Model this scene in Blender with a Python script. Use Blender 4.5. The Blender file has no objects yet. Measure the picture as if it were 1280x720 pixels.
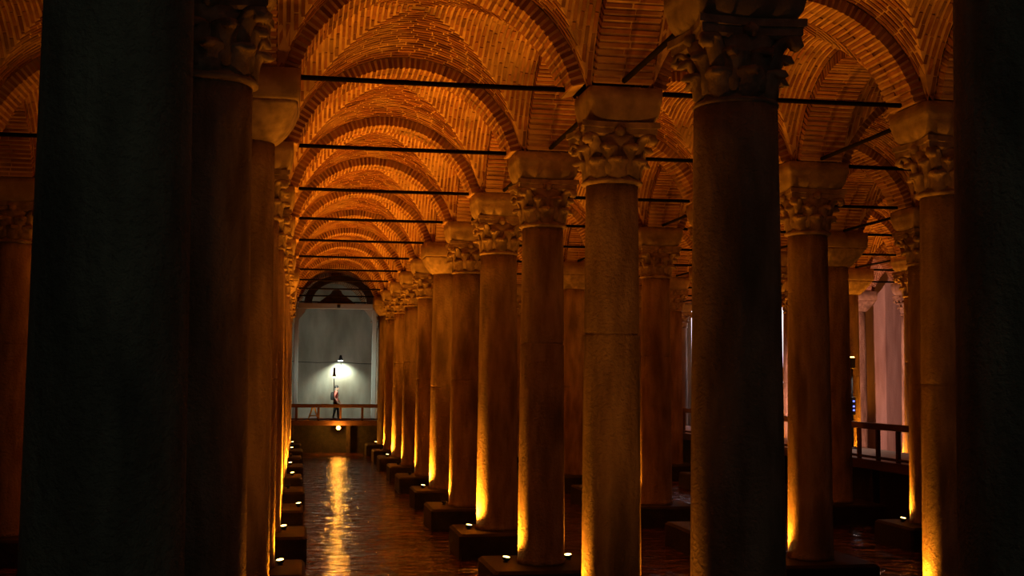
import bpy, bmesh, math, random
from mathutils import Matrix, Vector
random.seed(7)
scene = bpy.context.scene
C = scene.collection
PI = math.pi

# ------------------------------------------------------------------ camera
WZ = 3.65                      # camera height above the water (water is z = 0)
F_PX, YAW, PITCH, ROLL = 1558.1, 0.1682, 0.0733, 0.0075
cam = bpy.data.cameras.new('camera')
cam.sensor_width = 36.0
cam.lens = 36.0 * F_PX / 1280.0
cam.clip_start, cam.clip_end = 0.05, 300
camo = bpy.data.objects.new('camera', cam)
C.objects.link(camo)
fwd = Vector((math.sin(YAW) * math.cos(PITCH), math.cos(YAW) * math.cos(PITCH), math.sin(PITCH)))
right = Vector((math.cos(YAW), -math.sin(YAW), 0))
up = right.cross(fwd)
r2 = right * math.cos(ROLL) + up * math.sin(ROLL)
u2 = up * math.cos(ROLL) - right * math.sin(ROLL)
M = Matrix((r2, u2, -fwd)).transposed().to_4x4()
M.translation = Vector((0, 0, WZ))
camo.matrix_world = M
scene.camera = camo

# ------------------------------------------------------------------ world, exposure, light levels
w = bpy.data.worlds.new('world'); scene.world = w
w.use_nodes = True
w.node_tree.nodes['Background'].inputs[0].default_value = (0.60, 0.85, 0.72, 1)
w.node_tree.nodes['Background'].inputs[1].default_value = 0.026
scene.view_settings.view_transform = 'Standard'
scene.view_settings.look = 'None'
scene.view_settings.exposure = 0.0
scene.view_settings.gamma = 1.0
scene.view_settings.use_curve_mapping = False
ORANGE = (1.0, 0.29, 0.012)    # colour of the spotlights at the column feet
LAMP_W = 1400.0                 # their power
WHITE_W = 320.0                # cool white lamps by the far wall
PINK_W = 4200.0                 # added pinkish flood that lights the streaked wall on the right

# ------------------------------------------------------------------ grid of the cistern
B = 4.9
ROWX = {-3: -10.544, -2: -5.644, -1: -0.744, 1: 4.156, 2: 9.056, 3: 13.956, 4: 18.856, 5: 23.756, 6: 28.656}
ROWS = [-3, -2, -1, 1, 2, 3, 4, 5, 6]
def YK(k): return 11.498 + B * k
KEND = 12
ZL = WZ - 3.13                 # top of the plinths
ZN = WZ + 2.65                 # neck of the leafy capitals
ZP = WZ + 3.03                 # neck of the plain capitals
ZI = WZ + 3.43                 # underside of the imposts
ZS = WZ + 3.90                 # springing of the arches
ZR = WZ + 3.945                # tie rods
ZC = WZ + 3.403                # centre of the arch circles
RA = 1.867                     # arch intrados radius
RB = 2.060                     # vault / extrados radius
AH = B / 2 - RB                # half depth of an arch

# ------------------------------------------------------------------ materials
MATS = {}
def nodes_of(name):
    m = bpy.data.materials.new(name); m.use_nodes = True
    nt = m.node_tree
    return m, nt, nt.nodes['Principled BSDF'], nt.nodes, nt.links
def rgba(c): return (c[0], c[1], c[2], 1.0)
def rough_mat(name, c1, c2, scale=6.0, rough=0.85, bump=0.4, bscale=30.0, stretch=(1, 1, 1), spec=0.3, bdist=0.02, var=0.0, c3=None, sc3=1.5):
    m, nt, p, N, L = nodes_of(name)
    tc = N.new('ShaderNodeTexCoord'); mp = N.new('ShaderNodeMapping'); mp.inputs['Scale'].default_value = stretch
    L.new(tc.outputs['Object'], mp.inputs[0])
    oi = N.new('ShaderNodeObjectInfo'); ad = N.new('ShaderNodeVectorMath'); ad.operation = 'MULTIPLY_ADD'
    ad.inputs[1].default_value = (1, 1, 1)
    sc = N.new('ShaderNodeMath'); sc.operation = 'MULTIPLY'; sc.inputs[1].default_value = 37.0
    L.new(oi.outputs['Random'], sc.inputs[0])
    L.new(mp.outputs[0], ad.inputs[0]); L.new(sc.outputs[0], ad.inputs[2])
    n1 = N.new('ShaderNodeTexNoise'); n1.inputs['Scale'].default_value = scale; n1.inputs['Detail'].default_value = 6
    L.new(ad.outputs[0], n1.inputs['Vector'])
    rp = N.new('ShaderNodeValToRGB')
    rp.color_ramp.elements[0].position = 0.33; rp.color_ramp.elements[0].color = rgba(c1)
    rp.color_ramp.elements[1].position = 0.68; rp.color_ramp.elements[1].color = rgba(c2)
    L.new(n1.outputs[0], rp.inputs[0])
    col = rp.outputs[0]
    if c3:
        n3 = N.new('ShaderNodeTexNoise'); n3.inputs['Scale'].default_value = sc3; n3.inputs['Detail'].default_value = 4
        L.new(ad.outputs[0], n3.inputs['Vector'])
        mr = N.new('ShaderNodeMapRange'); mr.inputs[1].default_value = 0.5; mr.inputs[2].default_value = 0.68
        L.new(n3.outputs[0], mr.inputs[0])
        mx = N.new('ShaderNodeMixRGB'); mx.inputs[2].default_value = rgba(c3)
        L.new(mr.outputs[0], mx.inputs[0]); L.new(col, mx.inputs[1]); col = mx.outputs[0]
    if var:
        hs = N.new('ShaderNodeHueSaturation')
        mr2 = N.new('ShaderNodeMapRange'); mr2.inputs[3].default_value = 1 - var; mr2.inputs[4].default_value = 1 + var
        L.new(oi.outputs['Random'], mr2.inputs[0]); L.new(mr2.outputs[0], hs.inputs['Value']); L.new(col, hs.inputs['Color']); col = hs.outputs[0]
    L.new(col, p.inputs['Base Color'])
    p.inputs['Roughness'].default_value = rough
    p.inputs['Specular IOR Level'].default_value = spec
    if bump:
        n2 = N.new('ShaderNodeTexNoise'); n2.inputs['Scale'].default_value = bscale; n2.inputs['Detail'].default_value = 5; n2.inputs['Roughness'].default_value = 0.65
        L.new(tc.outputs['Object'], n2.inputs['Vector'])
        b = N.new('ShaderNodeBump'); b.inputs['Strength'].default_value = bump; b.inputs['Distance'].default_value = bdist
        L.new(n2.outputs[0], b.inputs['Height']); L.new(b.outputs[0], p.inputs['Normal'])
    MATS[name] = m
    return m
def plain(name, c, rough=0.6, metal=0.0, emit=None, strength=0.0):
    m, nt, p, N, L = nodes_of(name)
    n = N.new('ShaderNodeTexNoise'); n.inputs['Scale'].default_value = 25
    mx = N.new('ShaderNodeMixRGB'); mx.blend_type = 'MULTIPLY'; mx.inputs[0].default_value = 0.35
    mx.inputs[1].default_value = rgba(c); L.new(n.outputs[0], mx.inputs[2])
    L.new(mx.outputs[0], p.inputs['Base Color'])
    p.inputs['Roughness'].default_value = rough; p.inputs['Metallic'].default_value = metal
    if emit:
        p.inputs['Emission Color'].default_value = rgba(emit); p.inputs['Emission Strength'].default_value = strength
    MATS[name] = m
    return m

rough_mat('granite', (0.33, 0.235, 0.165), (0.60, 0.46, 0.335), 5.0, 0.8, 1.0, 19.0, (1, 1, 0.25), 0.3, 0.09, 0.1, (0.22, 0.16, 0.115), 2.2)
rough_mat('marble', (0.24, 0.17, 0.12), (0.46, 0.35, 0.25), 7.0, 0.75, 0.5, 26.0, (1, 1, 1), 0.35, 0.02, 0.1, (0.2, 0.15, 0.11), 4.0)
rough_mat('impost_stone', (0.26, 0.19, 0.13), (0.44, 0.34, 0.24), 4.0, 0.8, 0.5, 22.0, (1, 1, 1), 0.3, 0.02, 0.1, (0.24, 0.18, 0.13), 2.5)
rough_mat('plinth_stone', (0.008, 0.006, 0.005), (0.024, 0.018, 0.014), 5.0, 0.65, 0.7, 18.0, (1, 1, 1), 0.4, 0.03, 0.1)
rough_mat('mortar', (0.46, 0.30, 0.18), (0.68, 0.47, 0.30), 4.0, 0.9, 0.5, 30.0, (1, 1, 1), 0.2, 0.015, 0.0, (0.24, 0.16, 0.10), 1.1)
rough_mat('dark_brown', (0.018, 0.012, 0.009), (0.05, 0.032, 0.022), 6.0, 0.9, 0.4, 20.0)  # near-black brown; on the far arch band it stands for unlit brick
rough_mat('wood', (0.055, 0.024, 0.014), (0.11, 0.05, 0.03), 5.0, 0.6, 0.3, 20.0, (1, 8, 8))
rough_mat('concrete', (0.26, 0.24, 0.21), (0.42, 0.39, 0.34), 3.0, 0.85, 0.3, 18.0)
rough_mat('deck', (0.30, 0.26, 0.22), (0.46, 0.41, 0.35), 2.0, 0.8, 0.3, 12.0)
rough_mat('plaster', (0.36, 0.34, 0.28), (0.60, 0.58, 0.50), 1.1, 0.9, 0.4, 9.0, (1, 1, 0.35), 0.2, 0.03, 0.0, (0.26, 0.21, 0.16), 0.45)
rough_mat('streaked_plaster', (0.36, 0.27, 0.24), (0.56, 0.46, 0.42), 2.6, 0.9, 0.6, 14.0, (1, 1, 0.14), 0.2, 0.03, 0.0, (0.25, 0.16, 0.13), 1.2)
rough_mat('rough_wall', (0.16, 0.11, 0.08), (0.30, 0.22, 0.16), 2.0, 0.9, 0.5, 10.0)
rough_mat('silt', (0.05, 0.035, 0.025), (0.12, 0.085, 0.06), 1.5, 0.9, 0.3, 8.0)
plain('iron', (0.006, 0.004, 0.004), 0.9, 0.0).node_tree.nodes['Principled BSDF'].inputs['Specular IOR Level'].default_value = 0.1
plain('black_metal', (0.03, 0.03, 0.032), 0.45, 0.4)
plain('grey_paint', (0.46, 0.46, 0.43), 0.6)
plain('lens_amber', (0.9, 0.7, 0.3), 0.3, 0, (1.0, 0.62, 0.16), 14.0)
plain('lens_white', (0.9, 0.9, 0.9), 0.3, 0, (0.9, 1.0, 0.86), 14.0)
plain('lens_orange', (0.9, 0.4, 0.1), 0.3, 0, (1.0, 0.36, 0.03), 45.0)
plain('led_blue', (0.1, 0.1, 0.8), 0.3, 0, (0.10, 0.14, 1.0), 4.0)
plain('screen', (0.8, 0.75, 0.8), 0.4, 0, (1.0, 0.83, 0.93), 3.0)
plain('hair', (0.012, 0.009, 0.008), 0.6)
plain('skin', (0.42, 0.24, 0.16), 0.55)
plain('coral_cloth', (0.62, 0.16, 0.12), 0.85)
plain('dark_cloth', (0.03, 0.025, 0.03), 0.85)
plain('pack_cloth', (0.018, 0.015, 0.015), 0.9)
plain('yellow_plastic', (0.75, 0.50, 0.05), 0.5)

def brick_material():
    m, nt, p, N, L = nodes_of('brick')
    g = N.new('ShaderNodeNewGeometry'); oi = N.new('ShaderNodeObjectInfo')
    a = N.new('ShaderNodeMath'); a.operation = 'ADD'
    L.new(g.outputs['Random Per Island'], a.inputs[0]); L.new(oi.outputs['Random'], a.inputs[1])
    fr = N.new('ShaderNodeMath'); fr.operation = 'FRACT'; L.new(a.outputs[0], fr.inputs[0])
    rp = N.new('ShaderNodeValToRGB')
    e = rp.color_ramp.elements
    e[0].position = 0.0; e[0].color = (0.20, 0.085, 0.045, 1)
    e[1].position = 1.0; e[1].color = (0.50, 0.23, 0.12, 1)
    x = e.new(0.5); x.color = (0.33, 0.14, 0.07, 1)
    L.new(fr.outputs[0], rp.inputs[0])
    tc = N.new('ShaderNodeTexCoord')
    n = N.new('ShaderNodeTexNoise'); n.inputs['Scale'].default_value = 9; n.inputs['Detail'].default_value = 5
    L.new(tc.outputs['Object'], n.inputs['Vector'])
    mx = N.new('ShaderNodeMixRGB'); mx.blend_type = 'MULTIPLY'; mx.inputs[0].default_value = 0.6
    L.new(rp.outputs[0], mx.inputs[1]); L.new(n.outputs[0], mx.inputs[2])
    mm = N.new('ShaderNodeMixRGB'); mm.inputs[2].default_value = (0.48, 0.34, 0.22, 1)   # lime smeared over some bricks
    n2 = N.new('ShaderNodeTexNoise'); n2.inputs['Scale'].default_value = 1.3; n2.inputs['Detail'].default_value = 3
    L.new(tc.outputs['Object'], n2.inputs['Vector'])
    mr = N.new('ShaderNodeMapRange'); mr.inputs[1].default_value = 0.48; mr.inputs[2].default_value = 0.75; mr.inputs[4].default_value = 0.7
    L.new(n2.outputs[0], mr.inputs[0]); L.new(mr.outputs[0], mm.inputs[0]); L.new(mx.outputs[0], mm.inputs[1])
    L.new(mm.outputs[0], p.inputs['Base Color']); p.inputs['Roughness'].default_value = 0.9
    p.inputs['Specular IOR Level'].default_value = 0.2
    MATS['brick'] = m
brick_material()
def water_material():
    m, nt, p, N, L = nodes_of('water')
    p.inputs['Roughness'].default_value = 0.11
    p.inputs['IOR'].default_value = 1.33
    tc = N.new('ShaderNodeTexCoord')
    mp = N.new('ShaderNodeMapping'); mp.inputs['Scale'].default_value = (0.75, 1.1, 1)
    L.new(tc.outputs['Object'], mp.inputs[0])
    n = N.new('ShaderNodeTexNoise'); n.inputs['Scale'].default_value = 2.6; n.inputs['Detail'].default_value = 4; n.inputs['Distortion'].default_value = 0.6
    L.new(mp.outputs[0], n.inputs['Vector'])
    b = N.new('ShaderNodeBump'); b.inputs['Strength'].default_value = 0.9; b.inputs['Distance'].default_value = 0.14
    L.new(n.outputs[0], b.inputs['Height']); L.new(b.outputs[0], p.inputs['Normal'])
    n3 = N.new('ShaderNodeTexNoise'); n3.inputs['Scale'].default_value = 0.9; n3.inputs['Detail'].default_value = 5
    L.new(tc.outputs['Object'], n3.inputs['Vector'])
    rp = N.new('ShaderNodeValToRGB')
    rp.color_ramp.elements[0].position = 0.4; rp.color_ramp.elements[0].color = (0.055, 0.018, 0.007, 1)
    rp.color_ramp.elements[1].position = 0.7; rp.color_ramp.elements[1].color = (0.17, 0.062, 0.026, 1)
    L.new(n3.outputs[0], rp.inputs[0]); L.new(rp.outputs[0], p.inputs['Base Color'])
    MATS['water'] = m
water_material()

# ------------------------------------------------------------------ mesh helpers
class MB:
    def __init__(s): s.v = []; s.f = []; s.sm = []
    def add(s, verts, faces, smooth=False):
        o = len(s.v); s.v += [tuple(p) for p in verts]
        s.f += [tuple(i + o for i in f) for f in faces]; s.sm += [smooth] * len(faces)
        return s
    def hexa(s, p8):
        return s.add(p8, [(0, 3, 2, 1), (4, 5, 6, 7), (0, 1, 5, 4), (1, 2, 6, 5), (2, 3, 7, 6), (3, 0, 4, 7)])
    def box(s, x0, x1, y0, y1, z0, z1):
        return s.hexa([(x0, y0, z0), (x1, y0, z0), (x1, y1, z0), (x0, y1, z0), (x0, y0, z1), (x1, y0, z1), (x1, y1, z1), (x0, y1, z1)])
    def cbox(s, x0, x1, y0, y1, z0, z1, c=0.02):      # box with chamfered edges
        pts = []
        for z, d in ((z0, c), (z0 + c, 0), (z1 - c, 0), (z1, c)):
            a, b_, e, g = x0 + d, x1 - d, y0 + d, y1 - d
            pts.append([(a + c, e, z), (b_ - c, e, z), (b_, e + c, z), (b_, g - c, z), (b_ - c, g, z), (a + c, g, z), (a, g - c, z), (a, e + c, z)])
        return s.loft(pts, smooth=False)
    def loft(s, rings, smooth=True, cap=True):
        n = len(rings[0]); v = [p for r in rings for p in r]; f = []
        for i in range(len(rings) - 1):
            for j in range(n):
                a = i * n + j; b_ = i * n + (j + 1) % n
                f.append((a, b_, b_ + n, a + n))
        o = len(s.v); s.add(v, f, smooth)
        if cap:
            s.f.append(tuple(o + n - 1 - j for j in range(n))); s.sm.append(False)
            e = o + (len(rings) - 1) * n
            s.f.append(tuple(e + j for j in range(n))); s.sm.append(False)
        return s
    def lathe(s, prof, n=32, cx=0, cy=0, smooth=True):
        return s.loft([[(cx + r * math.cos(2 * PI * j / n), cy + r * math.sin(2 * PI * j / n), z) for j in range(n)] for r, z in prof], smooth)
    def tube(s, pts, r, n=8):
        P = [Vector(p) for p in pts]; rings = []
        for i, p in enumerate(P):
            t = (P[min(i + 1, len(P) - 1)] - P[max(i - 1, 0)]).normalized()
            a = t.cross(Vector((0, 0, 1)) if abs(t.z) < 0.9 else Vector((1, 0, 0))).normalized(); b_ = t.cross(a)
            rr = r[i] if isinstance(r, (list, tuple)) else r
            rings.append([tuple(p + rr * (math.cos(2 * PI * j / n) * a + math.sin(2 * PI * j / n) * b_)) for j in range(n)])
        return s.loft(rings)
    def mesh(s, name, mat):
        me = bpy.data.meshes.new(name); me.from_pydata(s.v, [], s.f)
        me.polygons.foreach_set('use_smooth', s.sm)
        bm = bmesh.new(); bm.from_mesh(me); bmesh.ops.recalc_face_normals(bm, faces=bm.faces[:]); bm.to_mesh(me); bm.free()
        me.materials.append(MATS[mat]); me.update()
        return me
def put(name, me, parent=None, loc=(0, 0, 0), rot=(0, 0, 0), scale=(1, 1, 1)):
    o = bpy.data.objects.new(name, me); C.objects.link(o)
    o.location = loc; o.rotation_euler = rot; o.scale = scale
    if parent: o.parent = parent
    return o
def build(mb, name, mat, parent=None, loc=(0, 0, 0), rot=(0, 0, 0)):
    return put(name, mb.mesh(name, mat), parent, loc, rot)
def thing(name, label, cat, loc=(0, 0, 0), rotz=0, group=None):
    o = bpy.data.objects.new(name, None); C.objects.link(o)
    o.empty_display_size = 0.2
    o.location = loc; o.rotation_euler = (0, 0, rotz)
    return tag(o, label, cat, group)
def tag(o, label, cat, group=None):
    o['label'] = label; o['category'] = cat
    if group: o['group'] = group
    return o
def struct(o, label=None):
    o['kind'] = 'structure'
    if label: o['label'] = label
    return o
ORD = ['first', 'second', 'third', 'fourth', 'fifth', 'sixth', 'seventh', 'eighth', 'ninth', 'tenth', 'eleventh', 'twelfth', 'thirteenth', 'fourteenth', 'fifteenth']
def project(x, y, z):
    d = Vector((x, y, z)) - Vector((0, 0, WZ))
    q = d.dot(fwd)
    if q < 0.3: return None
    return 640 + F_PX * d.dot(r2) / q, 360 - F_PX * d.dot(u2) / q

# ------------------------------------------------------------------ setting: floor, walls, water
XW0, XW1, YW0, YW1 = -13.0, 31.2, -4.0, 70.4
struct(build(MB().box(XW0, XW1, YW0, YW1 + 0.6, -0.75, -0.45), 'floor', 'silt'), 'dark silty cistern floor under the water')
mw = MB()
mw.add([(XW0, YW0, 0), (XW1, YW0, 0), (XW1, YW1, 0), (XW0, YW1, 0)], [(0, 1, 2, 3)])
wo = build(mw, 'water', 'water')
tag(wo, 'shallow dark rippled water covering the cistern floor', 'water'); wo['kind'] = 'stuff'
struct(build(MB().box(XW0, XW1, YW1, YW1 + 0.6, -0.45, WZ + 6.6), 'wall_back', 'plaster'), 'pale stained plaster wall at the far end of the main aisle')
struct(build(MB().box(XW0 - 0.6, XW0, YW0, YW1 + 0.6, -0.45, WZ + 6.6), 'wall_left', 'rough_wall'), 'dark rough wall beyond the left columns')
wr = MB()
poly = [(24.55, 52.3), (25.62, 51.75), (26.8, 52.1), (31.2, 52.1), (31.2, 52.9), (24.9, 52.9)]
wr.loft([[(x, y, z) for x, y in poly] for z in (-0.45, WZ + 6.6)], smooth=False)
struct(build(wr, 'wall_right', 'streaked_plaster'), 'pinkish streaked plaster wall with a shallow fold at the right')

struct(build(MB().box(XW1, XW1 + 0.6, YW0, YW1 + 0.6, -0.45, WZ + 6.6), 'wall_far_right', 'rough_wall'), 'dark rough wall closing the right side')

# ------------------------------------------------------------------ ceiling: arches and groin vaults of brick
ceiling = bpy.data.objects.new('ceiling', None); C.objects.link(ceiling)
struct(ceiling, 'groin vaults and arches of thin brick over the columns')
build(MB().box(XW0, XW1, 4.0, YW1, WZ + 6.35, WZ + 6.6), 'light_stop_slab', 'rough_wall', ceiling)  # unseen slab added over the vaults to stop background light leaking in

PH0 = math.asin((ZS - ZC) / RA)
PITCH_B = 0.09
NV = int((PI - 2 * PH0) * RA / PITCH_B)
DPH = (PI - 2 * PH0) / NV
def arch_core():
    mb = MB(); rings = []
    n = 40
    for i in range(n + 1):
        a = PH0 + (PI - 2 * PH0) * i / n
        c, s_ = math.cos(a), math.sin(a)
        ri, ro = RA + 0.014, RB - 0.004
        # the feet run square down on to the impost
        rings.append([(c * ri, -AH + 0.012, s_ * ri), (c * ri, AH - 0.012, s_ * ri), (c * ro, AH - 0.012, s_ * ro), (c * ro, -AH + 0.012, s_ * ro)])
    mb.loft(rings, smooth=False)
    return mb.mesh('arch_core', 'mortar')
def voussoir(mb, a, y0, y1, jit=0.0):
    h = 0.026 / RA
    p = []
    for rr in (RA + jit, RB):
        hh = h * (1.0 if rr < 2 else 1.05)
        for (aa, yy) in ((a - hh, y0), (a + hh, y0), (a + hh, y1), (a - hh, y1)):
            p.append((math.cos(aa) * rr, yy, math.sin(aa) * rr))
    mb.hexa(p)
def arch_bricks(seed):
    rnd = random.Random(seed); mb = MB()
    for i in range(NV):
        a = PH0 + DPH * (i + 0.5)
        m = rnd.uniform(-0.05, 0.05)
        for (y0, y1) in ((-AH, m - 0.008), (m + 0.008, AH)):
            voussoir(mb, a + rnd.uniform(-.05, .05) * DPH, y0 + rnd.uniform(-.006, .006), y1 + rnd.uniform(-.006, .006), rnd.uniform(-0.008, 0.008))
    return mb.mesh('arch_bricks', 'brick')
ARCH_CORE = arch_core()
ARCH_BRICKS = [arch_bricks(s) for s in (1, 2, 3)]
mbv = MB(); h = 0.026 / RA
p = []
for rr in (RA, RB):
    for (aa, yy) in ((-h, -AH / 2 + 0.004), (h, -AH / 2 + 0.004), (h, AH / 2 - 0.004), (-h, AH / 2 - 0.004)):
        p.append((math.cos(aa) * rr, yy, math.sin(aa) * rr))
mbv.hexa(p)
VOUSSOIR = mbv.mesh('voussoir', 'brick')

TMAX = math.sqrt(RB ** 2 - (ZS - ZC - 0.02) ** 2)
DOME = 0.24
def vz(x, y):
    t = min(min(abs(x), abs(y)), TMAX)
    return math.sqrt(RB ** 2 - t * t) + DOME * (1 - (x / RB) ** 2) * (1 - (y / RB) ** 2)
def vault_shell():
    mb = MB()
    nv, nu = 24, 24
    for q in range(4):
        pts = []
        for i in range(nv + 1):
            y = RB * (0.002 + 0.998 * i / nv)
            for j in range(nu + 1):
                x = max(-TMAX, min(TMAX, y * (2 * j / nu - 1)))
                X, Y = [(x, y), (-y, x), (-x, -y), (y, -x)][q]
                pts.append((X, Y, vz(x, y) + 0.012))
        f = [(i * (nu + 1) + j, i * (nu + 1) + j + 1, (i + 1) * (nu + 1) + j + 1, (i + 1) * (nu + 1) + j) for i in range(nv) for j in range(nu)]
        mb.add(pts, f, True)
    return mb.mesh('vault_shell', 'mortar')
def vault_bricks(seed):
    rnd = random.Random(seed); mb = MB()
    for q in range(4):
        y = RB - 0.045
        while y > 0.06:
            lim = min(y - 0.02, TMAX)
            # walk along the arc of this course
            x = -lim + rnd.uniform(-0.1, 0.0)
            while x < lim:
                slope = min(abs(x), lim) / math.sqrt(max(RB ** 2 - min(abs(x), lim) ** 2, 0.02))
                dx = rnd.uniform(0.24, 0.32) / math.sqrt(1 + slope * slope)
                x0, x1 = max(x, -lim), min(x + dx, lim)
                x = x + dx + 0.02 / math.sqrt(1 + slope * slope)
                if x1 - x0 < 0.03: continue
                hw = 0.0245 + rnd.uniform(-.003, .003); dz = rnd.uniform(-0.006, 0.006); yo = rnd.uniform(-.005, .005)
                p = []
                for off in (-0.004 + dz, 0.03):
                    for (xx, yy) in ((x0, y + yo - hw), (x1, y + yo - hw), (x1, y + yo + hw), (x0, y + yo + hw)):
                        yy = min(yy, RB)
                        n = Vector((-xx / RB, 0, -math.sqrt(max(1 - (xx / RB) ** 2, 0.03)))).normalized()
                        X, Y, Z = xx - n.x * off, yy, vz(xx, min(yy, RB)) - n.z * off
                        if abs(xx) > abs(yy): Z = vz(min(abs(xx), abs(yy)), yy) - n.z * off
                        X, Y = [(X, Y), (-Y, X), (-X, -Y), (Y, -X)][q]
                        p.append((X, Y, Z))
                mb.hexa(p)
            y -= PITCH_B
    return mb.mesh('vault_bricks', 'brick')
VAULT_SHELL = vault_shell()
VAULT_BRICKS = [vault_bricks(s) for s in (11, 12, 13)]

def in_view(pts, m=140):
    for p in pts:
        q = project(*p)
        if q and -m < q[0] < 1280 + m and -m < q[1] < 720 + m: return True
    return False
DETAIL_ARCH = {(1, 'c'), (2, 'c')}        # the two nearest arches over the main aisle: single bricks
cnt = 0
KMIN = -1
for ri in range(len(ROWS) - 1):
    xa, xb = ROWX[ROWS[ri]], ROWX[ROWS[ri + 1]]; xm = (xa + xb) / 2
    for k in range(KMIN, KEND + 1):
        y = YK(k)
        # transverse arch at grid line k
        if y < YW1 and (in_view([(xx, y, ZS), (xm, y, ZC + RA)][0:1] + [(xm, y, ZC + RA)] if False else [(xa, y, ZS), (xb, y, ZS), (xm, y, ZC + RA)], 260)):
            a = put('brick_arch', ARCH_CORE, ceiling, (xm, y, ZC))
            if ROWS[ri] == -1 and k in (1, 2):
                rnd = random.Random(40 + k)
                for i in range(NV):
                    ang = PH0 + DPH * (i + 0.5)
                    for sgn in (-1, 1):
                        rj = 1 + rnd.uniform(-.004, .004)
                        put('brick', VOUSSOIR, a, (0, sgn * AH / 2 + rnd.uniform(-.006, .006), 0), (0, -(ang + rnd.uniform(-.05, .05) * DPH), 0), (rj, 1, 1))
            else:
                b = put('brickwork', ARCH_BRICKS[cnt % 3], a); b['kind'] = 'stuff'
            cnt += 1
        # vault cell between lines k and k+1
        y2 = min(y + B, YW1)
        if y + B <= YW1 + 0.7 and in_view([(xa, y2, ZS), (xb, y2, ZS), (xm, y2, ZC + RB), (xm, (y + y2) / 2, ZC + RB)], 260):
            v = put('vault', VAULT_SHELL, ceiling, (xm, y + B / 2, ZC), (0, 0, (cnt % 4) * PI / 2))
            b = put('brickwork', VAULT_BRICKS[cnt % 3], v); b['kind'] = 'stuff'
        # longitudinal arch along row xa
        if y + B <= YW1 + 0.7 and in_view([(xa, y, ZS), (xa, y2, ZS), (xa, (y + y2) / 2, ZC + RA)], 260):
            a = put('brick_arch', ARCH_CORE, ceiling, (xa, y + B / 2, ZC), (0, 0, PI / 2))
            b = put('brickwork', ARCH_BRICKS[(cnt + 1) % 3], a); b['kind'] = 'stuff'

# ------------------------------------------------------------------ columns
def superell(hx, n, z, m=40):
    out = []
    for j in range(m):
        t = 2 * PI * (j + 0.5) / m; c, s_ = math.cos(t), math.sin(t)
        out.append((hx * math.copysign(abs(c) ** (2 / n), c), hx * math.copysign(abs(s_) ** (2 / n), s_), z))
    return out
def shaft_mesh(ztop, groove=None):
    prof = [(0.425, ZL), (0.432, ZL + 0.02), (0.432, ZL + 0.07), (0.42, ZL + 0.09)]
    n = 14
    H = ztop - ZL - 0.14
    for i in range(n + 1):
        t = i / n
        prof.append((0.418 - 0.045 * t ** 1.4 , ZL + 0.14 + H * t))
    if groove:
        prof = [p for p in prof if abs(p[1] - groove) > 0.16]
        r = 0.418 - 0.045 * ((groove - ZL - .14) / H) ** 1.4
        prof += [(r, groove - 0.12), (r, groove - 0.03), (r - 0.001, groove - 0.018), (r - 0.016, groove - 0.012), (r - 0.016, groove + 0.012), (r - 0.001, groove + 0.018), (r, groove + 0.03), (r, groove + 0.12)]
        prof.sort(key=lambda q: q[1])
    prof[-1] = (prof[-1][0], ztop)
    return MB().lathe(prof, 40).mesh('shaft', 'granite')
SHAFT_LEAFY = [shaft_mesh(ZN, g) for g in (None, ZL + 3.1, ZL + 3.75)]
SHAFT_PLAIN = [shaft_mesh(ZP, g) for g in (ZL + 2.9, None)]
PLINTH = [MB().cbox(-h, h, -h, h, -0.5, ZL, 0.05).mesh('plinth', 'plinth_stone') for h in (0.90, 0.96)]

def leaf_into(mb, path, width, thick=0.022, ang=0.0, cross=0.05):
    nu = 5; n = len(path); top = []; bot = []
    for i, (r, z) in enumerate(path):
        a = path[max(i - 1, 0)]; b_ = path[min(i + 1, n - 1)]
        t = Vector((b_[0] - a[0], b_[1] - a[1])).normalized(); nr = Vector((t.y, -t.x))
        for j in range(nu):
            u = 2 * j / (nu - 1) - 1
            wv = width[i] * (1 + (0.12 if (i % 2) else -0.05) * (abs(u) > 0.9))
            rr, zz = r - cross * u * u + (0.012 if j == 2 else 0), z
            for lst, off in ((top, thick), (bot, -thick)):
                R_, Z_ = rr + nr.x * off, zz + nr.y * off
                x, y = R_, wv * u
                lst.append((x * math.cos(ang) - y * math.sin(ang), x * math.sin(ang) + y * math.cos(ang), Z_))
    N = n * nu
    f = []
    for i in range(n - 1):
        for j in range(nu - 1):
            q = (i * nu + j, i * nu + j + 1, (i + 1) * nu + j + 1, (i + 1) * nu + j)
            f.append(q); f.append(tuple(N + x for x in reversed(q)))
    for i in range(n - 1):
        for j in (0, nu - 1):
            f.append((i * nu + j, (i + 1) * nu + j, N + (i + 1) * nu + j, N + i * nu + j))
    for j in range(nu - 1):
        for i in (0, n - 1):
            f.append((i * nu + j, i * nu + j + 1, N + i * nu + j + 1, N + i * nu + j))
    mb.add(top + bot, f, True)
LOW = ([(0.375, 0.03), (0.385, 0.13), (0.40, 0.22), (0.445, 0.29), (0.50, 0.30), (0.525, 0.25)], [0.10, 0.135, 0.14, 0.125, 0.09, 0.04])
UPP = ([(0.38, 0.10), (0.39, 0.26), (0.41, 0.38), (0.455, 0.465), (0.515, 0.48), (0.54, 0.42)], [0.07, 0.115, 0.125, 0.12, 0.085, 0.035])
COR = ([(0.40, 0.30), (0.43, 0.42), (0.49, 0.53), (0.58, 0.605), (0.66, 0.60), (0.68, 0.53), (0.63, 0.50)], [0.07, 0.10, 0.10, 0.085, 0.075, 0.065, 0.05])
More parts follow.
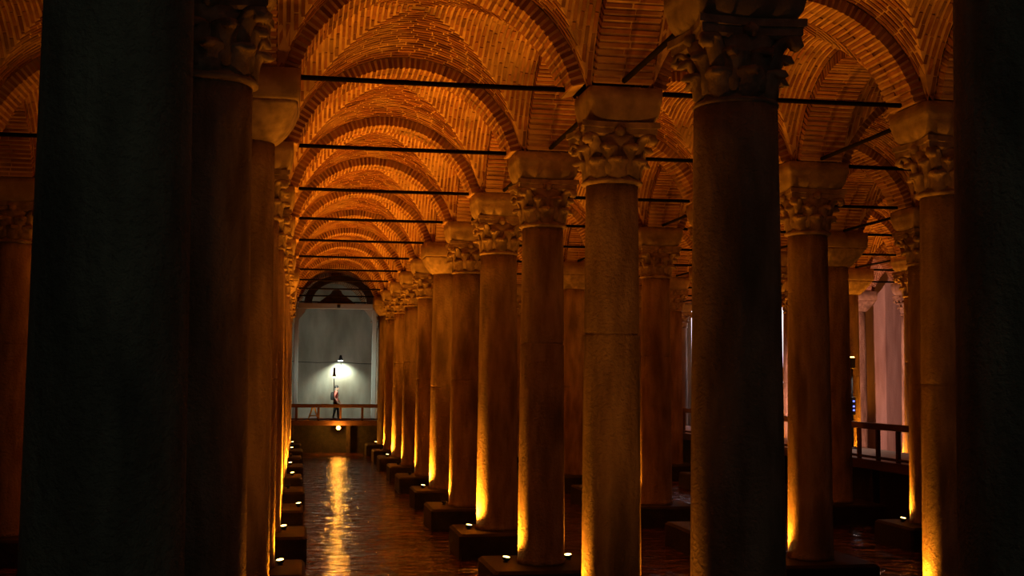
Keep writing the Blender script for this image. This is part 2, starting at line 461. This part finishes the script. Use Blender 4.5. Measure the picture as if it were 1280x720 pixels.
def cap_core_into(mb):
    mb.lathe([(0.375, -0.02), (0.415, 0.0), (0.42, 0.025), (0.40, 0.045), (0.375, 0.05), (0.37, 0.3), (0.40, 0.48), (0.47, 0.62)], 32)
    rings = []
    for z, s_ in ((0.60, 0.92), (0.63, 1.0), (0.70, 1.0), (0.71, 1.06), (0.785, 1.06)):
        r = []
        for q in range(4):
            for i in range(8):
                u = 2 * i / 8 - 1
                d = (0.50 - 0.07 * (1 - u * u)) * s_
                x, y = d, u * 0.50 * s_
                c, sn = math.cos(q * PI / 2), math.sin(q * PI / 2)
                r.append((x * c - y * sn, x * sn + y * c, z))
        rings.append(r)
    mb.loft(rings, smooth=False)
    for q in range(4):      # boss in the middle of each abacus side
        a = q * PI / 2; mb.lathe([(0.03, 0.6), (0.075, 0.64), (0.08, 0.69), (0.03, 0.735)], 10, 0.45 * math.cos(a), 0.45 * math.sin(a))
m1 = MB(); cap_core_into(m1); CAP_CORE = m1.mesh('capital', 'marble')
ml = MB(); leaf_into(ml, *LOW); LEAF_LOW = ml.mesh('leaf', 'marble')
ml = MB(); leaf_into(ml, *UPP); LEAF_UPP = ml.mesh('leaf', 'marble')
ml = MB(); leaf_into(ml, *COR); LEAF_COR = ml.mesh('corner_scroll', 'marble')
mj = MB(); cap_core_into(mj)
for i in range(8): leaf_into(mj, *LOW, ang=i * PI / 4)
for i in range(8): leaf_into(mj, *UPP, ang=(i + 0.5) * PI / 4)
for i in range(4): leaf_into(mj, *COR, ang=(i + 0.5) * PI / 2)
CAP_JOINED = mj.mesh('capital', 'marble')
IMPOST = MB().loft([superell(hh, n, z) for hh, n, z in ((0.44, 7, ZI), (0.505, 7, ZI + 0.04), (0.545, 8, ZI + 0.11), (0.56, 10, ZI + 0.2), (0.565, 14, ZI + 0.27), (0.575, 16, ZI + 0.29), (0.58, 16, ZS))]).mesh('impost', 'impost_stone')
PLAIN_CAP = MB().loft([superell(hh, n, z) for hh, n, z in ((0.38, 2, ZP), (0.43, 2.2, ZP + 0.03), (0.53, 2.7, ZP + 0.14), (0.61, 4, ZP + 0.28), (0.655, 7, ZP + 0.42), (0.665, 12, ZP + 0.47))]).mesh('capital', 'marble')
PLAIN_IMP = MB().loft([superell(hh, n, z) for hh, n, z in ((0.665, 14, ZP + 0.47), (0.68, 16, ZP + 0.50), (0.69, 16, ZS))]).mesh('impost', 'impost_stone')

PLAIN = {(-1, 1), (1, 5), (3, 4), (2, 6), (4, 6), (-1, 7), (2, 9), (3, 8), (1, 10), (4, 8), (3, 6), (5, 8)}
RADIUS = {(1, 0): 1.09, (1, 1): 0.95, (1, 2): 0.96, (-1, -1): 0.98, (1, -1): 1.02, (-1, 0): 0.97}
SHIFT = {(-1, -1): (-0.21, 0), (-1, 0): (-0.09, 0)}
ROWNAME = {-2: 'row beyond the left arcade', -1: 'left arcade of main aisle', 1: 'right arcade of main aisle',
           2: 'second right-hand row', 3: 'third right-hand row', 4: 'fourth right-hand row', 5: 'fifth right-hand row'}
NEARROW = {-2: 3, -1: -1, 1: -1, 2: 1, 3: 3, 4: 5, 5: 7}
LASTROW = {-2: 5, -1: 11, 1: 11, 2: 11, 3: 11, 4: 11, 5: 9}
COLUMNS = [(r, k) for r in ROWNAME for k in range(NEARROW[r], LASTROW[r] + 1)]
for i, (r, k) in enumerate(COLUMNS):
    isp = (r, k) in PLAIN
    dx, dy = SHIFT.get((r, k), (0, 0))
    num = ORD[k - NEARROW[r]]
    t = thing('column', 'stone column with %s capital, %s from the front in the %s' % ('plain' if isp else 'leafy', num, ROWNAME[r]), 'column',
              (ROWX[r] + dx, YK(k) + dy, 0), 0, 'columns of the cistern'); t['kind'] = 'thing'
    rnd = random.Random(i * 7 + 3)
    s_ = RADIUS.get((r, k), rnd.uniform(0.93, 1.04))
    put('plinth', PLINTH[i % 2], t)
    put('shaft', (SHAFT_PLAIN if isp else SHAFT_LEAFY)[0 if k < 1 else rnd.randrange(2 if isp else 3)], t, (0, 0, 0), (0, 0, rnd.uniform(0, 6)), (s_, s_, 1))
    if isp:
        put('capital', PLAIN_CAP, t); put('impost', PLAIN_IMP, t)
    elif YK(k) < 33:
        c = put('capital', CAP_CORE, t, (0, 0, ZN))
        for j in range(8): put('leaf', LEAF_LOW, c, (0, 0, 0), (0, 0, j * PI / 4 + rnd.uniform(-.05, .05)))
        for j in range(8): put('leaf', LEAF_UPP, c, (0, 0, 0), (0, 0, (j + .5) * PI / 4 + rnd.uniform(-.05, .05)))
        for j in range(4): put('corner_scroll', LEAF_COR, c, (0, 0, 0), (0, 0, (j + .5) * PI / 2))
        fit = {(1, 1): (0.08, 0.88), (1, 2): (0.0, 0.96)}.get((r, k), (0, 1))
        put('impost', IMPOST, t, (fit[0], 0, 0), (0, 0, 0), (fit[1], fit[1], 1))
    else:
        put('capital', CAP_JOINED, t, (0, 0, ZN)); put('impost', IMPOST, t)

# ------------------------------------------------------------------ iron tie rods
RODX = MB().tube([(-B / 2 + 0.66, 0, 0), (0, 0, -0.006), (B / 2 - 0.66, 0, 0)], 0.036, 8).mesh('tie_rod', 'iron')
AISLE = {-2: 'left side aisle', -1: 'main aisle', 1: 'first right-hand aisle', 2: 'second right-hand aisle', 3: 'third right-hand aisle', 4: 'fourth right-hand aisle'}
for ri in range(1, len(ROWS) - 2):
    r, rn = ROWS[ri], ROWS[ri + 1]
    n = 0
    for k in range(0 if r > -2 else 2, 12):
        xm = (ROWX[r] + ROWX[rn]) / 2
        qs = [project(ROWX[r] + 0.7, YK(k), ZR), project(ROWX[rn] - 0.7, YK(k), ZR)]
        if not any(0 < q[0] < 1280 and 0 < q[1] < 720 for q in qs): continue
        if r == -2 and k > 5: continue
        o = put('tie_rod', RODX, None, (xm, YK(k), ZR))
        tag(o, 'dark iron tie rod, %s from the front across the %s' % (ORD[n], AISLE[r]), 'tie rod', 'iron tie rods across the aisles'); n += 1
for r in (1, 2, 3, 4):
    n = 0
    for k in range(0, 11):
        if r > 1 and k < NEARROW[r] - 1: continue
        o = put('tie_rod', RODX, None, (ROWX[r], YK(k) + B / 2, ZR), (0, 0, PI / 2))
        tag(o, 'iron tie rod running lengthwise, %s from the front in the %s' % (ORD[n], ROWNAME[r]), 'tie rod', 'iron tie rods along the rows'); n += 1

# ------------------------------------------------------------------ spotlights at the column feet
LH = MB().lathe([(0.055, 0), (0.06, 0.01), (0.06, 0.02), (0.035, 0.03), (0.05, 0.05), (0.078, 0.06), (0.085, 0.10), (0.085, 0.126), (0.077, 0.126), (0.077, 0.104)], 16).mesh('housing', 'black_metal')
LL = MB().lathe([(0.076, 0.10), (0.076, 0.114), (0.05, 0.117), (0.01, 0.118)], 16).mesh('lens', 'lens_amber')
def spot_data(name, energy, col, ang, blend=0.8, rad=0.05):
    l = bpy.data.lights.new(name, 'SPOT'); l.energy = energy; l.color = col; l.spot_size = ang; l.spot_blend = blend; l.shadow_soft_size = rad
    return l
FOOT = spot_data('foot_spot', LAMP_W, ORANGE, math.radians(122), 1.0, 0.07)
FOOT_K1 = spot_data('foot_spot_dim', LAMP_W * 0.30, ORANGE, math.radians(96), 1.0, 0.07)
FOOT_K0 = spot_data('foot_spot_wide', LAMP_W * 0.12, ORANGE, math.radians(150), 0.8, 0.07)
FOOT_HALF = spot_data('foot_spot_half', LAMP_W * 0.42, ORANGE, math.radians(122), 1.0, 0.07)
FOOT_SIDE = spot_data('foot_spot_side', LAMP_W * 0.018, ORANGE, math.radians(150), 0.8, 0.07)
FOOT_RIGHT = spot_data('foot_spot_right', LAMP_W * 0.27, ORANGE, math.radians(122), 1.0, 0.07)
FOOT_END = spot_data('foot_spot_end', LAMP_W * 0.12, ORANGE, math.radians(96), 1.0, 0.07)
OFF_R1 = {-1: [(-.62, .25)], 0: [(-.62, .1), (.6, .3)], 1: [(-.64, .2), (.58, .25)], 2: [(-.60, .10), (.54, .28)], 3: [(-.60, -.05)], 4: [(-.54, .12)], 5: [(-.60, 0)], 6: [(-.54, .10)], 7: [(-.54, .08)], 8: [(-.60, 0)], 9: [(-.54, .05)], 10: [(-.45, .25)], 11: [(-.5, .1)]}
OFF_L1 = {4: [(.80, 0)], 6: [(.60, .2)]}
side = {True: 'left', False: 'right'}
nl = 0
HIDDEN = {(1, 4), (1, 6), (1, 7), (1, 9), (-1, 5), (-1, 8), (2, 2), (2, 5), (3, 5), (2, 4)}     # lenses turned away from the camera
for (r, k) in COLUMNS:
    if r == 1: offs = OFF_R1[k]
    elif r == -1: offs = OFF_L1.get(k, [(.50, .22)])
    elif r == -2: offs = [(.3, .55)]
    elif r == 2: offs = [(-.54, .10)] if k < 3 else ([(-.5, .3)] if k % 2 else [(-.5, .3), (.5, .35)])
    else: offs = [(-.5, .3)] if (r, k) not in ((4, 6), (5, 7)) else [(-.5, .3), (.45, -.45)]
    if k < 0: continue
    for (ox, oy) in offs:
        t = thing('floor_spotlight', 'amber spotlight %s of the %s column in the %s' % (side[ox < 0], ORD[k - NEARROW[r]], ROWNAME[r]), 'spotlight',
                  (ROWX[r] + ox, YK(k) + oy, ZL), 0, 'amber spotlights at the column feet')
        d = Vector((-ox, -oy, 0)).normalized() * 0.13 + Vector((0, 0.30 if k < 1 else 0.11 if (r, k) in HIDDEN else -0.16, 1))
        rot = d.to_track_quat('Z', 'Y').to_euler()
        h_ = put('housing', LH, t, (0, 0, 0), rot, (0.82, 0.82, 0.82)); put('lens', LL, h_)
        lo = bpy.data.objects.new('lamp_light', FOOT_SIDE if k < 1 and r == 1 and ox > 0 else FOOT_K0 if k < 1 else FOOT_END if k > 9 else FOOT_K1 if (r, k) in ((1, 1), (2, 1)) else FOOT_RIGHT if r in (2, 3, 5) else FOOT_HALF if k < 3 else FOOT); C.objects.link(lo); lo.parent = t
        dn = d.normalized(); lo.location = dn * 0.17
        lo.rotation_euler = (-dn).to_track_quat('Z', 'Y').to_euler()
        nl += 1

# ------------------------------------------------------------------ walkways and railings
ZD = WZ - 2.08
YF = 61.5
def walkway(label, x0, x1, y0, y1, along):
    t = thing('walkway', label, 'walkway', ((x0 + x1) / 2, (y0 + y1) / 2, 0))
    hx, hy = (x1 - x0) / 2, (y1 - y0) / 2
    build(MB().box(-hx, hx, -hy, hy, ZD - 0.10, ZD), 'deck', 'deck', t)
    if along == 'x':
        build(MB().cbox(-hx, hx, -hy - 0.06, -hy, ZD - 0.22, ZD + 0.03, 0.01), 'fascia', 'wood', t)
    else:
        build(MB().cbox(-hx - 0.06, -hx, -hy, hy, ZD - 0.22, ZD + 0.03, 0.01), 'fascia', 'wood', t)
    build(MB().box(-hx + 0.7, hx, -hy + 0.7, hy - 0.2, -0.45, ZD - 0.1), 'under_shade', 'plinth_stone', t)  # dark block added to stand for the shade under the deck
    n = int(max(hx, hy) * 2 / 3.2)
    pm = MB().cbox(-0.1, 0.1, -0.1, 0.1, -0.48, ZD - 0.1, 0.015).mesh('support_post', 'dark_brown')
    for i in range(n + 1):
        u = -1 + 2 * (i + 0.5) / (n + 1)
        for s_ in (-0.75,):
            put('support_post', pm, t, (u * hx, s_ * hy, 0) if along == 'x' else (s_ * hx, u * hy, 0))
    return t
WX0, WX1 = 15.0, 17.8
walkway('raised walkway crossing the far end of the main aisle', -4.5, WX0 - 0.1, YF, YF + 2.9, 'x')
walkway('raised walkway running away between columns on the right', WX0, WX1, 24.0, YF + 2.9, 'y')
def railing(label, p0, p1, step, h=0.82, mids=1):
    v = Vector((p1[0] - p0[0], p1[1] - p0[1], 0)); L_ = v.length
    t = thing('railing', label, 'railing', (p0[0], p0[1], ZD), math.atan2(v.y, v.x))
    build(MB().cbox(0, L_, -0.06, 0.06, h - 0.17, h, 0.015), 'top_rail', 'wood', t)
    build(MB().cbox(0, L_, -0.035, 0.035, 0.06, 0.13, 0.01), 'bottom_rail', 'wood', t)
    pm = MB().cbox(-0.055, 0.055, -0.05, 0.05, 0.0, h - 0.17, 0.01).mesh('post', 'wood')
    n = int(L_ / step)
    for i in range(n + 1): put('post', pm, t, (0.06 + (L_ - 0.12) * i / n, 0, 0))
    return t
railing('brown wooden railing on the near edge of the far walkway', (-4.4, YF + 0.1), (WX0 - 0.2, YF + 0.1), 1.06)
railing('dark wooden railing along the left edge of the right walkway', (WX0 + 0.1, 24.2), (WX0 + 0.1, YF), 1.1, 1.0)

# lamp on the front of the far walkway
t = thing('bulkhead_lamp', 'glowing orange lamp fixed to the front of the far walkway', 'lamp', (1.93, YF - 0.06, ZD - 0.32))
build(MB().lathe([(0.10, 0), (0.12, 0.02), (0.12, 0.06), (0.10, 0.07)], 16), 'housing', 'black_metal', t, (0, 0, 0), (PI / 2, 0, 0))
build(MB().lathe([(0.095, 0.06), (0.10, 0.10), (0.08, 0.14), (0.03, 0.16)], 16), 'lens', 'lens_orange', t, (0, 0, 0), (PI / 2, 0, 0))
pl = bpy.data.lights.new('bulkhead_light', 'POINT'); pl.energy = 110; pl.color = (1, 0.36, 0.03); pl.shadow_soft_size = 0.1; pl.specular_factor = 0.0
po = bpy.data.objects.new('lamp_light', pl); C.objects.link(po); po.parent = t; po.location = (0, -0.32, 0)

# ------------------------------------------------------------------ far portal: band with arch shade in its colour, pale frame, dark triangle
YP = YK(11) - 0.78
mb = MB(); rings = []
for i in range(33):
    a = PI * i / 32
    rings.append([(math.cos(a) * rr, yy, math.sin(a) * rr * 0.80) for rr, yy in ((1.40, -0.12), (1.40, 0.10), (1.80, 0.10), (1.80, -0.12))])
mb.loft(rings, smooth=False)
o = build(mb, 'arch_shade_band', 'dark_brown', None, (1.98, YP, WZ + 3.835)); tag(o, 'added dark band standing for the unlit arch face at the far end', 'arch band')  # dark band added in front of the far arch, its shade put into colour
t = thing('portal_frame', 'pale grey post and beam frame at the far end of the main aisle', 'portal frame', (1.80, YP, 0))
build(MB().cbox(-1.92, 1.92, -0.14, 0.12, WZ + 3.55, WZ + 3.83, 0.02), 'lintel', 'grey_paint', t)
for s_ in (-1, 1):
    build(MB().cbox(s_ * 1.98 - 0.11, s_ * 1.98 + 0.11, -0.12, 0.10, ZL, WZ + 3.55, 0.02), 'post', 'grey_paint', t)
    mb = MB(); mb.loft([[(s_ * 1.87, -0.09, WZ + 3.0), (s_ * 1.87, -0.09, WZ + 3.55), (s_ * 1.45, -0.09, WZ + 3.55)], [(s_ * 1.87, 0.06, WZ + 3.0), (s_ * 1.87, 0.06, WZ + 3.55), (s_ * 1.45, 0.06, WZ + 3.55)]], smooth=False)
    build(mb, 'bracket', 'grey_paint', t)
build(MB().cbox(-0.08, 0.08, -0.14, 0, -0.10, 0.06, 0.02), 'junction_box', 'black_metal', t, (0.13, -0.14, WZ + 3.70))['label'] = 'small dark box on the middle of the beam'
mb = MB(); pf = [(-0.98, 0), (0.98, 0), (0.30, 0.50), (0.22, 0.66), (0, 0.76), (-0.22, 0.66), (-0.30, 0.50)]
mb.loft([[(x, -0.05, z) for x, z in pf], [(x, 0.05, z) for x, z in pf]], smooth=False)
o = build(mb, 'dark_triangle', 'dark_brown', None, (1.82, YP + 0.05, WZ + 3.83)); tag(o, 'dark triangular shape standing on the pale beam under the arch', 'gable board')  # flat dark triangular shape set on the lintel

# ------------------------------------------------------------------ lamps on the far wall
t = thing('wall_lamp', 'cone-shaped lamp on a bracket high on the far wall', 'lamp', (2.25, YW1, WZ + 1.1))
build(MB().tube([(0, 0, 0.15), (0, -0.5, 0.15), (0, -0.6, 0.1)], 0.02, 6), 'arm', 'black_metal', t)
build(MB().lathe([(0.02, 0.18), (0.06, 0.16), (0.09, 0.02), (0.15, -0.12)], 14, 0, -0.6), 'shade', 'black_metal', t)
build(MB().lathe([(0.02, -0.16), (0.11, -0.15), (0.13, -0.12), (0.13, -0.11)], 14, 0, -0.6), 'lens', 'lens_white', t)
build(MB().tube([(0.02, -0.03, 0.1), (0.04, -0.03, -0.3), (0.12, -0.03, -0.5), (0.3, -0.03, -0.62)], 0.015, 6), 'cable', 'black_metal', t)
lo = bpy.data.objects.new('lamp_light', spot_data('wall_spot', WHITE_W, (0.88, 1.0, 0.78), math.radians(130), 0.9, 0.06)); C.objects.link(lo); lo.parent = t
lo.location = (0, -0.62, -0.2); lo.rotation_euler = Vector((0, -0.45, 1)).to_track_quat('Z', 'Y').to_euler()
t = thing('pole_lamp', 'slim pole lamp standing on the far walkway beside the person', 'lamp', (1.72, 62.7, ZD))
build(MB().lathe([(0.16, 0), (0.16, 0.03), (0.03, 0.05)], 14), 'base', 'black_metal', t)
build(MB().tube([(0, 0, 0.03), (0, 0, 2.2)], 0.022, 8), 'pole', 'black_metal', t)
build(MB().lathe([(0.02, 2.62), (0.05, 2.56), (0.07, 2.3), (0.10, 2.14)], 14), 'shade', 'black_metal', t)
build(MB().lathe([(0.02, 2.10), (0.08, 2.11), (0.09, 2.15)], 14), 'lens', 'lens_white', t)
lo = bpy.data.objects.new('lamp_light', spot_data('pole_spot', WHITE_W * 0.75, (0.88, 1.0, 0.80), math.radians(155), 0.7, 0.05)); C.objects.link(lo); lo.parent = t
lo.location = (0.06, 0.16, 2.16); lo.rotation_euler = (-Vector((0.2, 1.0, 0.0))).to_track_quat('Z', 'Y').to_euler()
o = build(MB().tube([(-0.6, YW1 - 0.02, WZ + 0.92), (1.0, YW1 - 0.02, WZ + 0.86), (2.2, YW1 - 0.02, WZ + 0.90), (3.4, YW1 - 0.02, WZ + 0.82), (4.9, YW1 - 0.02, WZ + 0.80)], 0.018, 6), 'wall_cable', 'black_metal')
tag(o, 'thin dark cable strung across the far wall', 'cable')

# yellow folding floor sign on the far walkway
t = thing('floor_sign', 'yellow folding floor sign behind the far railing', 'sign', (0.72, 62.0, ZD))
for s_ in (-1, 1):
    mb = MB(); mb.hexa([(s_ * 0.26 - 0.035, -0.16, 0), (s_ * 0.26 + 0.035, -0.16, 0), (s_ * 0.26 + 0.035, 0.16, 0), (s_ * 0.26 - 0.035, 0.16, 0), (s_ * 0.035 - 0.033, -0.12, 0.68), (s_ * 0.035 + 0.033, -0.12, 0.68), (s_ * 0.035 + 0.033, 0.12, 0.68), (s_ * 0.035 - 0.033, 0.12, 0.68)])
    build(mb, 'panel', 'yellow_plastic', t)
build(MB().cbox(-0.16, 0.16, -0.02, 0.02, 0.22, 0.27, 0.005), 'cross_bar', 'yellow_plastic', t)

# ------------------------------------------------------------------ person with backpack
def make_person(loc, rotz):
    J = {'pel': (0, 0, .92, .125, .105), 'waist': (0, 0, 1.05, .125, .10), 'chest': (0, .0, 1.25, .15, .115), 'sho': (-.005, 0, 1.40, .13, .09), 'neck': (.01, 0, 1.475, .052, .052), 'chin': (.035, 0, 1.53, .062, .062), 'head': (.03, 0, 1.61, .088, .078), 'crown': (.02, 0, 1.685, .055, .05)}
    V = []; E_ = []; Rr = []; idx = {}
    def v(n, x, y, z, r, r_=None):
        idx[n] = len(V); V.append((x, y, z)); Rr.append((r_ or r, r)); return idx[n]
    for n, (x, y, z, a, b_) in J.items(): v(n, x, y, z, a, b_)
    names = list(J)
    for a, b_ in zip(names[:-1], names[1:]): E_.append((idx[a], idx[b_]))
    def chain(root, pts):
        last = idx[root]
        for n, x, y, z, r in pts:
            i = v(n, x, y, z, r); E_.append((last, i)); last = i
    for s_, f in ((1, .10), (-1, -.12)):
        chain('pel', [('hip%d' % s_, .01, s_ * .09, .85, .088), ('knee%d' % s_, .03 + f * .6, s_ * .095, .48, .058), ('ank%d' % s_, f, s_ * .095, .09, .042), ('ball%d' % s_, f + .14, s_ * .10, .035, .038), ('toe%d' % s_, f + .20, s_ * .10, .03, .028)])
        chain('sho', [('shj%d' % s_, 0, s_ * .17, 1.385, .06), ('elb%d' % s_, -.03 + .06 * s_, s_ * .235, 1.12, .043), ('wri%d' % s_, .10 + .06 * s_, s_ * .225, .90, .03), ('palm%d' % s_, .13 + .06 * s_, s_ * .22, .83, .036)])
        for q in range(4):
            a = (q - 1.5) * .02
            chain('palm%d' % s_, [('f%d%d' % (s_, q), .15 + .06 * s_ + a, s_ * .215, .785, .010), ('g%d%d' % (s_, q), .155 + .06 * s_ + a, s_ * .20, .745 - (.008 if q in (1, 2) else 0), .008)])
        chain('palm%d' % s_, [('t%d' % s_, .175 + .06 * s_, s_ * .19, .82, .011), ('u%d' % s_, .195 + .06 * s_, s_ * .18, .79, .009)])
    me = bpy.data.meshes.new('person_skeleton'); me.from_pydata(V, E_, [])
    tmp = bpy.data.objects.new('person_tmp', me); C.objects.link(tmp)
    sk = tmp.modifiers.new('skin', 'SKIN'); sk.use_smooth_shade = True; sk.branch_smoothing = 0.3
    if not me.skin_vertices:
        bm = bmesh.new(); bm.from_mesh(me); bm.verts.layers.skin.verify(); bm.to_mesh(me); bm.free()
    for i, d in enumerate(me.skin_vertices[0].data): d.radius = Rr[i]; d.use_root = (i == 0)
    sb = tmp.modifiers.new('sub', 'SUBSURF'); sb.levels = 2; sb.render_levels = 2
    bpy.context.view_layer.update()
    dg = bpy.context.evaluated_depsgraph_get()
    body = bpy.data.meshes.new_from_object(tmp.evaluated_get(dg))
    bpy.data.objects.remove(tmp)
    body.name = 'person_body'
    body.materials.clear()
    for mname in ('skin', 'coral_cloth', 'dark_cloth', 'pack_cloth'): body.materials.append(MATS[mname])
    for pgn in body.polygons:
        c = pgn.center; pgn.use_smooth = True
        if c.z < .075: pgn.material_index = 3
        elif c.z < .90 and abs(c.y) < .17: pgn.material_index = 2
        elif c.z > 1.45: pgn.material_index = 0
        elif abs(c.y) > .17 and c.z < 1.14: pgn.material_index = 0
        else: pgn.material_index = 1
    t = thing('person', 'person in a coral red top and dark trousers walking on the far walkway', 'person', loc, rotz)
    put('body', body, t)
    mb = MB(); rings = []
    for i in range(9):           # hair cap: a shell over the skull, open at the face
        th = PI * 0.60 * i / 8
        rings.append([(0.015 + 0.108 * math.sin(th) * math.cos(ph) * (0.72 if math.cos(ph) > 0.3 and th > 0.75 else 1.0), 0.092 * math.sin(th) * math.sin(ph), 1.625 + 0.108 * math.cos(th)) for ph in [2 * PI * j / 20 for j in range(20)]])
    mb.loft(rings); build(mb, 'hair', 'hair', t)
    mb = MB(); mb.lathe([(0.004, 0.02), (0.013, 0.0), (0.015, -.015), (0.004, -.02)], 8, 0.128, 0); build(mb, 'nose', 'skin', t, (0, 0, 1.60))
    for s_ in (-1, 1):
        mb = MB(); mb.lathe([(0.003, 0.012), (0.011, 0.004), (0.011, -.004), (0.003, -.012)], 8, 0.103, s_ * 0.032); build(mb, 'eye', 'hair', t, (0, 0, 1.625))
        mb = MB(); mb.lathe([(0.006, 0.03), (0.016, 0.015), (0.014, -.015), (0.006, -.03)], 8, 0.02, s_ * 0.092); build(mb, 'ear', 'skin', t, (0, 0, 1.605))
    mb = MB(); mb.cbox(0.095, 0.112, -.025, .025, 1.548, 1.558, 0.003); build(mb, 'mouth', 'coral_cloth', t)
    return t
PX, PY = 1.86, 63.75
make_person((PX, PY, ZD), 0.0).scale = (1.18, 1.15, 1.0)
t = thing('backpack', 'dark backpack on the back of the person in coral red', 'backpack', (PX - 0.115, PY, ZD + 0.98))
build(MB().loft([superell(a, 4, z, 20) for a, z in ((0.07, 0), (0.09, 0.04), (0.095, 0.2), (0.085, 0.32), (0.06, 0.39), (0.02, 0.41))]), 'bag', 'pack_cloth', t, (-0.07, 0, 0))
for s_ in (-1, 1):
    build(MB().tube([(-0.02, s_ * 0.09, 0.40), (0.10, s_ * 0.11, 0.47), (0.22, s_ * 0.11, 0.36), (0.235, s_ * 0.11, 0.22), (0.10, s_ * 0.14, 0.10), (-0.02, s_ * 0.10, 0.06)], 0.016, 6), 'strap', 'pack_cloth', t)

# ------------------------------------------------------------------ right side: lit screen, lamp stand, equipment
t = thing('backlit_screen', 'tall glowing pinkish white screen far behind the right columns', 'screen', (22.6, 62.2, 0))
for (z0, z1) in ((WZ - 0.85, WZ + 0.55), (WZ + 0.75, WZ + 4.0)):
    build(MB().cbox(-2.6, 3.4, -0.03, 0.03, z0, z1, 0.01), 'light_panel', 'screen', t)
build(MB().cbox(-2.8, -2.6, -0.1, 0.1, -0.45, WZ + 4.25, 0.02), 'frame_post', 'grey_paint', t)
build(MB().cbox(3.4, 3.6, -0.1, 0.1, -0.45, WZ + 4.25, 0.02), 'frame_post', 'grey_paint', t)
build(MB().cbox(-2.6, 3.4, -0.1, 0.1, WZ + 4.0, WZ + 4.25, 0.02), 'frame_beam', 'grey_paint', t)
build(MB().cbox(-2.6, 3.4, -0.1, 0.1, WZ + 0.55, WZ + 0.75, 0.02), 'frame_beam', 'black_metal', t)
SX, SY = 17.12, 36.9
t = thing('lamp_stand', 'dark slim stand with a small lamp head and blue indicator lights', 'lamp stand', (SX, SY, ZD))
build(MB().lathe([(0.22, 0), (0.22, 0.03), (0.04, 0.06)], 16), 'base', 'black_metal', t)
build(MB().tube([(0, 0, 0.04), (0, 0, 2.75)], 0.03, 8), 'pole', 'black_metal', t)
build(MB().cbox(-0.07, 0.07, -0.1, 0.1, 1.05, 1.62, 0.02), 'control_box', 'black_metal', t)
for z in (1.18, 1.30, 1.46): build(MB().cbox(-0.03, 0.03, -0.115, -0.1, z, z + 0.045, 0.004), 'indicator', 'led_blue', t)
build(MB().cbox(-0.08, 0.08, -0.1, 0.1, 2.5, 2.85, 0.02), 'lamp_head', 'black_metal', t)
build(MB().cbox(-0.06, 0.06, -0.06, 0.06, 2.85, 2.875, 0.005), 'lens', 'lens_amber', t)
lo = bpy.data.objects.new('lamp_light', spot_data('stand_spot', 60, (1.0, 0.93, 0.85), math.radians(120), 0.9, 0.05)); C.objects.link(lo); lo.parent = t
lo.location = (-0.05, -0.16, 2.44); lo.rotation_euler = Vector((0.25, 0.5, 1)).to_track_quat('Z', 'Y').to_euler()
t = thing('pink_fill_light', 'added pinkish floodlight on the right walkway lighting the streaked wall', 'spotlight', (17.5, 41.5, ZD))  # unseen lamp, added to give the streaked wall its pink light
build(MB().lathe([(0.2, 0), (0.2, 0.03), (0.03, 0.05), (0.03, 0.3)], 14), 'base', 'black_metal', t)
hd = build(MB().lathe([(0.05, -0.22), (0.12, -0.2), (0.15, 0.0), (0.16, 0.1)], 16), 'housing', 'black_metal', t, (0, 0, 0.42), Vector((0.60, 0.80, 0.25)).to_track_quat('Z', 'Y').to_euler())
build(MB().lathe([(0.14, 0.08), (0.14, 0.095), (0.05, 0.105)], 16), 'lens', 'lens_white', hd)
lo = bpy.data.objects.new('lamp_light', spot_data('flood', PINK_W, (1.0, 0.40, 0.29), math.radians(75), 0.9, 0.1)); C.objects.link(lo); lo.parent = t
d = Vector((0.60, 0.80, 0.20)).normalized(); lo.location = Vector((0, 0, 0.42)) + d * 0.2; lo.rotation_euler = (-d).to_track_quat('Z', 'Y').to_euler()
